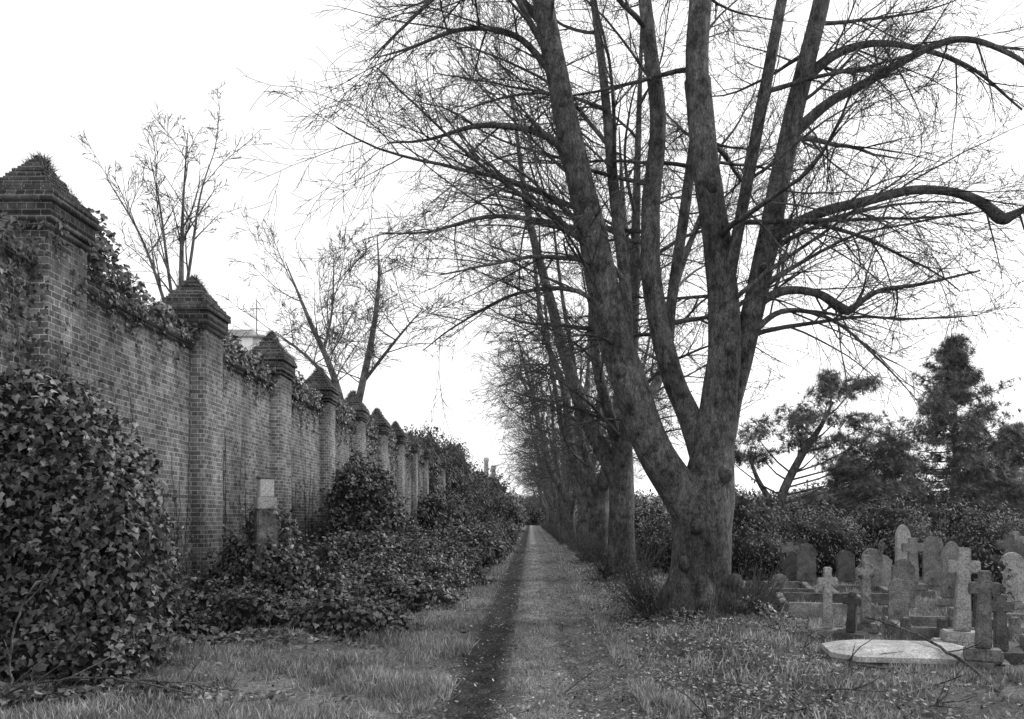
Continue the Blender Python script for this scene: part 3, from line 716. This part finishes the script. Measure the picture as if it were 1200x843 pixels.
def cross(x, y, H, W, rz=-12, mat=None, steps=2, th=.13, tilt=0, roll=0, ring=False):
    mat = mat or M_stone; r = empty('stone_cross'); parts = []; z = 0; bw = W * 1.75
    for k in range(steps):
        h = .15 if k == 0 else .12; parts.append(block('plinth_%d' % (k + 1), bw, bw * .8, h, z, mat, top=.95)); z += h + .003; bw *= .7
    hs = H - z; w = W * .21; a = hs * .70; b_ = a + w * 1.9
    pts = [(-w * 1.25, 0), (w * 1.25, 0), (w * .95, a), (W / 2, a - .01), (W / 2, b_), (w * .9, b_), (w * .95, hs), (-w * .95, hs), (-w * .9, b_), (-W / 2, b_), (-W / 2, a - .01), (-w * .95, a)]
    parts.append(prof('cross', pts, th, mat, z))
    if ring:
        bpy.ops.mesh.primitive_torus_add(major_radius=W * .36, minor_radius=.03, location=(0, 0, z + (a + b_) / 2), rotation=(math.pi / 2, 0, 0), major_segments=24, minor_segments=8)
        o = bpy.context.object; o.name = 'ring'; o.data.materials.append(mat); parts.append(o)
    place(r, parts, x, y, rz, tilt, roll)

def head(x, y, H, W, rz=-12, mat=None, kind='round', th=.1, tilt=0, roll=0):
    mat = mat or M_stone; r = empty('gravestone'); parts = [block('base', W * 1.3, .26, .13, 0, mat)]
    h = H - .133; w = W / 2
    if kind == 'round': pts = [(-w, 0), (w, 0), (w, h - w)] + [(w * math.cos(t), h - w + w * math.sin(t)) for t in np.linspace(.25, 2.9, 9)] + [(-w, h - w)]
    elif kind == 'point': pts = [(-w, 0), (w, 0), (w, h - W * .75)] + [(w * (1 - t) ** .6, h - W * .75 + W * .75 * t ** .85) for t in (.3, .6, .85)] + [(0, h)] + [(-w * (1 - t) ** .6, h - W * .75 + W * .75 * t ** .85) for t in (.85, .6, .3)] + [(-w, h - W * .75)]
    else: pts = [(-w, 0), (w, 0), (w, h * .85), (w * .7, h * .88), (w * .6, h * .96), (0, h), (-w * .6, h * .96), (-w * .7, h * .88), (-w, h * .85)]
    parts.append(prof('slab', pts, th, mat, .133)); place(r, parts, x, y, rz, tilt, roll)

cross(3.86, 11.1, .95, .25, -14, M_stone_l, steps=1, th=.15)
cross(4.03, 10.75, .66, .23, -30, M_stone_d, 1, .14, 3, 3)
cross(4.32, 11.0, 1.15, .25, -16, steps=2, th=.15, ring=True)
head(5.3, 12.3, .78, .28, -20, th=.09)
cross(5.15, 10.2, 1.27, .36, -15, M_stone_l, 2, .12, 0, 1)
cross(4.58, 8.65, 1.06, .29, -22, M_stone, 2, .14, 0, 1)
cross(5.02, 9.1, .75, .26, -20, M_stone_d, 1, .13, 2, -2)
head(7.45, 15.1, 1.15, .34, -18, M_stone_l, 'point'); head(8.5, 19.5, 1.45, .3, -10, M_stone_l, 'point', .2); head(8.95, 19, 1.25, .42, -14, M_stone, 'round')
head(6.2, 14.2, .95, .36, -16, M_stone, 'shoulder', tilt=-3); head(8.0, 14.2, .95, .36, -20, M_stone_l, 'round', tilt=4)
head(6.75, 17, .95, .4, -10, M_stone, 'round', tilt=2, roll=3); cross(7.7, 17.2, 1.2, .42, -12); head(9.0, 16.5, .9, .42, -17, M_stone_d, 'shoulder')
head(4.9, 16.8, .5, .36, -12, M_stone, 'round'); head(6.3, 19.5, 1.0, .42, -15, M_stone, 'shoulder')
cross(9.8, 17.5, 1.3, .48, -15); head(10.6, 18.4, 1.1, .5, -12, M_stone, 'point'); cross(6.05, 11.5, .8, .3, -14, M_stone_d)
rg = np.random.default_rng(44)
for i in range(34):
    x = 4.6 + rg.random() * 14; y = 18.5 + rg.random() * 9; mt = [M_stone, M_stone_l, M_stone_d][i % 3]
    if i % 3 == 0: cross(x, y, .9 + .5 * rg.random(), .42, -14 + rg.normal(0, 9), mt)
    else: head(x, y, .8 + .5 * rg.random(), .42, -14 + rg.normal(0, 9), mt, ['round', 'point', 'shoulder'][(i // 2) % 3], roll=rg.normal(0, 3))

r_ = empty('ledger_tomb')
p1 = block('kerb_base', 1.5, 1.15, .13, 0, M_stone, .02)
bm = bmesh.new()
o8 = [(-.78, -.32), (-.55, -.6), (.55, -.6), (.78, -.32), (.78, .32), (.55, .6), (-.55, .6), (-.78, .32)]
lo = [bm.verts.new((x, y, .135)) for x, y in o8]; hi = [bm.verts.new((x, y, .19)) for x, y in o8]; tp = [bm.verts.new((x * .72, y * .5, .25)) for x, y in o8]
for a, b_ in ((lo, hi), (hi, tp)):
    for i in range(8): bm.faces.new((a[i], a[(i + 1) % 8], b_[(i + 1) % 8], b_[i]))
bm.faces.new(tp); bm.faces.new(lo[::-1]); me = bpy.data.meshes.new('slab'); bm.to_mesh(me); bm.free(); me.materials.append(M_stone_l)
p2 = link(bpy.data.objects.new('slab', me)); place(r_, [p1, p2], 4.05, 9.35, -10)

def kerb(x, y, w, l, rz, h=.2, posts=False, mat=None):
    mat = mat or M_stone; r = empty('grave_kerb'); parts = []
    for nm, sx, sy, ox, oy in (('kerb_left', .13, l, -w / 2, 0), ('kerb_right', .13, l, w / 2, 0), ('kerb_front', w - .136, .13, 0, -l / 2 + .065), ('kerb_back', w - .136, .13, 0, l / 2 - .065)):
        o = block(nm, sx, sy, h, 0, mat); o.location = (ox, oy, 0); parts.append(o)
    if posts:
        for i, (ox, oy) in enumerate([(-w / 2, -l / 2), (0, -l / 2), (w / 2, -l / 2), (-w / 2, l / 2), (w / 2, l / 2)]):
            o = block('post_%d' % (i + 1), .14, .14, h + .14, 0, mat, top=.8); o.location = (ox, oy - .08, 0); parts.append(o)
    place(r, parts, x, y, rz)
kerb(4.9, 14.4, 1.3, 2.0, -14, .28); kerb(4.75, 16.6, 1.2, 1.9, -14, .3); kerb(5.6, 12.0, .9, 1.5, -14, .2, True); kerb(7.0, 11.9, 1, 1.8, -14, .18, True); kerb(6.3, 9.6, .9, 1.9, -18, .16)
kerb(8.6, 12.6, 1, 2, -14); kerb(6.2, 16.1, 1, 2, -14)

r_ = empty('stone_monument', (-4.32, 13.9, 0), math.radians(30))
for p in [block('pedestal', .4, .4, 1.75, 0, M_stone, .02, top=.8), block('plinth', .32, .3, .2, 1.753, M_stone_l, .012, top=.95), block('pedestal_block', .23, .23, .29, 1.956, M_stone_w, .012), block('cap', .27, .27, .04, 2.249, M_stone_l, .01)]: p.parent = r_

# ------------------------------------------------------------------ distant buildings
b_ = empty('apartment_building', (-23.5, 66, 0))
A = Acc(); A.add(*boxV(-4, 2.6, 0, 9, 0, 15.6)); A.obj('walls', M_render, parent=b_)
A = Acc(); A.add(*boxV(-4.2, 2.8, -.2, 9.2, 15.603, 15.8)); A.add(*boxV(-1, 1, 3, 6, 15.803, 16.9)); A.add(*boxV(1.6, 1.68, 2, 2.08, 15.803, 19)); A.add(*boxV(1.1, 2.2, 2, 2.06, 18.3, 18.36)); A.obj('roof_and_aerial', M_metal, parent=b_)
A = Acc()
for zf in range(5):
    for k in range(3): A.add(*boxV(-3.4 + k * 2, -2.2 + k * 2, -.03, -.004, 1.2 + zf * 3, 2.6 + zf * 3))
    for k in range(4): A.add(*boxV(2.604, 2.63, .8 + k * 2.1, 2 + k * 2.1, 1.2 + zf * 3, 2.6 + zf * 3))
A.obj('windows', M_glass, parent=b_)
for cx, hh in ((-11.2, 17), (-9.4, 15)):
    ch = empty('brick_chimney', (cx, 215, 0)); T = Tubes()
    T.tube(np.array([(0, 0, 0), (0, 0, hh - 1), (0, 0, hh - .95), (0, 0, hh)]), np.array([.75, .55, .75, .7]), 12); T.obj('stack', M_render, parent=ch)

# ------------------------------------------------------------------ grass and litter
def grass():
    r = np.random.default_rng(9)
    tv = [(-.06, 0, 0), (.06, 0, 0), (.045, .5, .1), (-.045, .5, .1), (0, 1, .4)]; tf = [[(0, 1, 2, 3)], [(3, 2, 4)]]
    P = []
    def region(x0, x1, y0, y1, dens, thr=-.1):
        n = int((x1 - x0) * (y1 - y0) * dens); x = x0 + r.random(n) * (x1 - x0); y = y0 + r.random(n) * (y1 - y0)
        c = np.sin(x * 3.1 + np.sin(y * 2.3) * 1.5) + np.sin(y * 2.7 + x * 1.3) + .9 * np.sin(x * 9 + y * 5) * np.sin(y * 8 - x * 3) + .8 * np.sin(x * 19 + 3 * np.sin(y * 7)) * np.sin(y * 17 + x * 4)
        m = c + r.normal(0, .55, n) > thr
        tl = np.exp(-((x - 2.2) / 1.0) ** 2)
        m &= r.random(n) > .88 * tl
        P.append(np.stack([x[m], y[m], c[m]], -1))
    for (y0, y1, d) in ((4.5, 9, 2900), (9, 13, 1900), (13, 19, 900), (19, 30, 330), (30, 50, 110)):
        region(-5.9, -.8, y0, y1, d); region(1.05, 3.6, y0, y1, d * .9); region(3.6, 8 if y0 < 13 else 13, y0, y1, d * .75); region(-.22, .3, y0, y1, d * 1.6, -.4); region(-1.1, -.7, y0, y1, d, .3); region(.9, 1.3, y0, y1, d, .3)
    P = np.concatenate(P); n = len(P); c = P[:, 2]
    inpath = (P[:, 0] > -.95) & (P[:, 0] < 1.15)
    z = np.where(inpath, pz(P[:, 0], P[:, 1]), hgt(P[:, 0], P[:, 1]))
    pos = np.stack([P[:, 0], P[:, 1], z], -1)
    mid = (P[:, 0] > -.5) & (P[:, 0] < .5)
    s = (.035 + r.random(n) * .055 + np.clip(c, 0, 3) * .03) * np.where(mid, .5, 1) * (1 + np.clip(P[:, 1] - 14, 0, 20) * .02)
    up = np.array([0, 0, 1.]) + r.normal(0, .5, (n, 3)); nr = r.normal(0, 1, (n, 3)); nr[:, 2] = np.abs(nr[:, 2]) * .3
    V, F = inst(tv, tf, pos, up, nr, s); mesh_obj('grass', V, F, M_grass)
    n = 62000; y = 5 + 45 * r.random(n) ** 1.7
    w = r.random(n); x = np.where(w < .58, 2.25 + r.normal(0, .9, n), np.where(w < .68, .2 + r.normal(0, .9, n), -6 + r.random(n) * 18))
    pth = (x > -.95) & (x < 1.15)
    pos = np.stack([x, y, np.where(pth, pz(x, y), hgt(x, y) + .015) + .012 + r.random(n) * .025], -1)
    V, F = inst(OV_V, OV_F, pos, r.normal(0, 1, (n, 3)), np.array([0, 0, 1.]) + r.normal(0, .5, (n, 3)), (.022 + r.random(n) * .05) * np.where(pth, .8, 1)); mesh_obj('fallen_leaves', V, F, M_litter)
grass()
def ground_ivy(name, spots, seed):
    r = np.random.default_rng(seed); L = Acc()
    for (x, y, rx, ry, n, hz) in spots:
        d = r.normal(0, .5, (n, 2)); X_, Y_ = x + d[:, 0] * rx, y + d[:, 1] * ry
        P = np.stack([X_, Y_, hgt(X_, Y_) + .03 + hz * r.random(n) * np.exp(-(d ** 2).sum(1) * 2)], -1)
        L.add(*inst(LEAF_V, LEAF_F, P, r.normal(0, 1, (n, 3)), np.array([0, -.2, 1.]) + r.normal(0, .4, (n, 3)), .045 + r.random(n) * .045))
    L.obj(name, M_ivy)
ground_ivy('ground_ivy', [(-3.8, 7.3, 1.6, .35, 1500, .12), (-5.2, 7.6, 1, .5, 700, .1), (-3.4, 10.4, 1.4, .5, 1000, .12), (-4.6, 10.0, 1.2, 1.0, 1800, .2), (-3.2, 13.4, 1.5, .7, 1500, .2), (-2.2, 13, .8, .6, 600, .1), (-5.2, 12.8, .8, 1.2, 1400, .3), (-1.8, 16.8, .5, 1, 500, .15)], 1)
ground_ivy('ground_ivy', [(3.35, 13.1, .55, .35, 600, .4), (2.3, 12.95, .8, .3, 250, .12), (3.6, 13.7, .5, .5, 350, .3), (2.4, 22, .9, .6, 600, .3)], 2)

def sticks(name, lines):
    T = Tubes(); rr = np.random.default_rng(3)
    for L_ in lines:
        Q = catmull(L_, 7); Q[:, :3] += rr.normal(0, .006, (len(Q), 3)); T.tube(Q[:, :3], Q[:, 3], 6)
        for k in range(4):
            i = rr.integers(3, len(Q) - 2); e = unit(unit(Q[i + 1, :3] - Q[i, :3]) + rr.normal(0, .5, 3)); l = rr.uniform(.15, .5); T.tube(np.array([Q[i, :3], Q[i, :3] + e * l * .5, Q[i, :3] + e * l + rr.normal(0, .03, 3)]), np.array([.008, .006, .003]), 4)
    T.obj(name, M_stick, True)
sticks('fallen_branch', [[(4.3, 11.3, .35, .008), (4.35, 9.8, .3, .013), (4.25, 8.4, .2, .016), (4.0, 7.2, .1, .018)],
                         [(3.3, 8.6, .12, .014), (4.0, 8.3, .1, .013), (4.9, 8.25, .1, .01)], [(4.7, 8.7, .1, .012), (4.4, 7.9, .22, .013), (4.0, 7.3, .08, .014)],
                         [(3.4, 7.9, .05, .012), (3.9, 7.7, .08, .014), (4.8, 7.9, .05, .01)], [(2.6, 7.8, .04, .007), (3.1, 7.6, .07, .008), (3.6, 7.7, .04, .006)]])
rs = np.random.default_rng(31); tw = []
for k in range(70):
    x = 2.3 + rs.normal(0, 1.3); y = 6.5 + rs.random() * 14; a = rs.uniform(0, 6.28); l = rs.uniform(.15, .5); z = float(hgt(x, y)) + .05
    tw.append([(x, y, z, .005), (x + math.cos(a) * l * .5, y + math.sin(a) * l * .5, z + .02, .005), (x + math.cos(a + .3) * l, y + math.sin(a + .3) * l, z, .003)])
sticks('fallen_twigs', tw)
sticks('bramble_stems', [[(-4.5, 7.4, 0, .012), (-4.45, 7.3, .5, .011), (-4.3, 7.3, .95, .009), (-4.1, 7.25, 1.1, .006)], [(-4.55, 7.3, 0, .012), (-4.3, 7.1, .18, .011), (-3.6, 7.1, .28, .009), (-2.8, 7.2, .12, .006)],
                         [(-4.0, 7.5, .05, .01), (-3.3, 7.3, .22, .009), (-2.5, 7.4, .1, .005)], [(-5.0, 12.2, 0, .01), (-4.95, 12.2, 1.1, .008), (-4.7, 12.3, 1.7, .005)], [(-5.4, 12.4, 0, .01), (-5.5, 12.3, 1.3, .008), (-5.2, 12.3, 2.0, .005)]])

# ------------------------------------------------------------------ light
w = bpy.data.worlds.new('World'); scene.world = w; w.use_nodes = True; nt = w.node_tree
bg = nt.nodes['Background']; sky = nt.nodes.new('ShaderNodeTexSky'); sky.sky_type = 'NISHITA'; sky.sun_disc = False
EL, AZ = math.radians(38), math.radians(66)
sky.sun_elevation = EL; sky.sun_rotation = AZ
bw = nt.nodes.new('ShaderNodeRGBToBW'); nt.links.new(sky.outputs[0], bw.inputs[0])
m1 = nt.nodes.new('ShaderNodeMath'); m1.operation = 'MULTIPLY_ADD'; nt.links.new(bw.outputs[0], m1.inputs[0]); m1.inputs[1].default_value = .06; m1.inputs[2].default_value = 1.08
nt.links.new(m1.outputs[0], bg.inputs['Color']); bg.inputs['Strength'].default_value = 1.0
sl = bpy.data.lights.new('sun', 'SUN'); sl.energy = 2.5; sl.angle = math.radians(10); sl.color = (1, 1, 1)
so = link(bpy.data.objects.new('sun', sl))
dv = Vector((math.sin(AZ) * math.cos(EL), math.cos(AZ) * math.cos(EL), math.sin(EL)))
so.rotation_euler = dv.to_track_quat('Z', 'Y').to_euler()

# ------------------------------------------------------------------ camera
cd = bpy.data.cameras.new('camera'); cam = link(bpy.data.objects.new('camera', cd))
cam.location = (0, 0, 1.6); cam.rotation_euler = (math.pi / 2, 0, 0)
cd.sensor_width = 36; cd.lens = 30; cd.shift_x = -22 / 1200; cd.shift_y = 186.5 / 1200
cd.clip_end = 3000; cd.clip_start = .05
scene.camera = cam
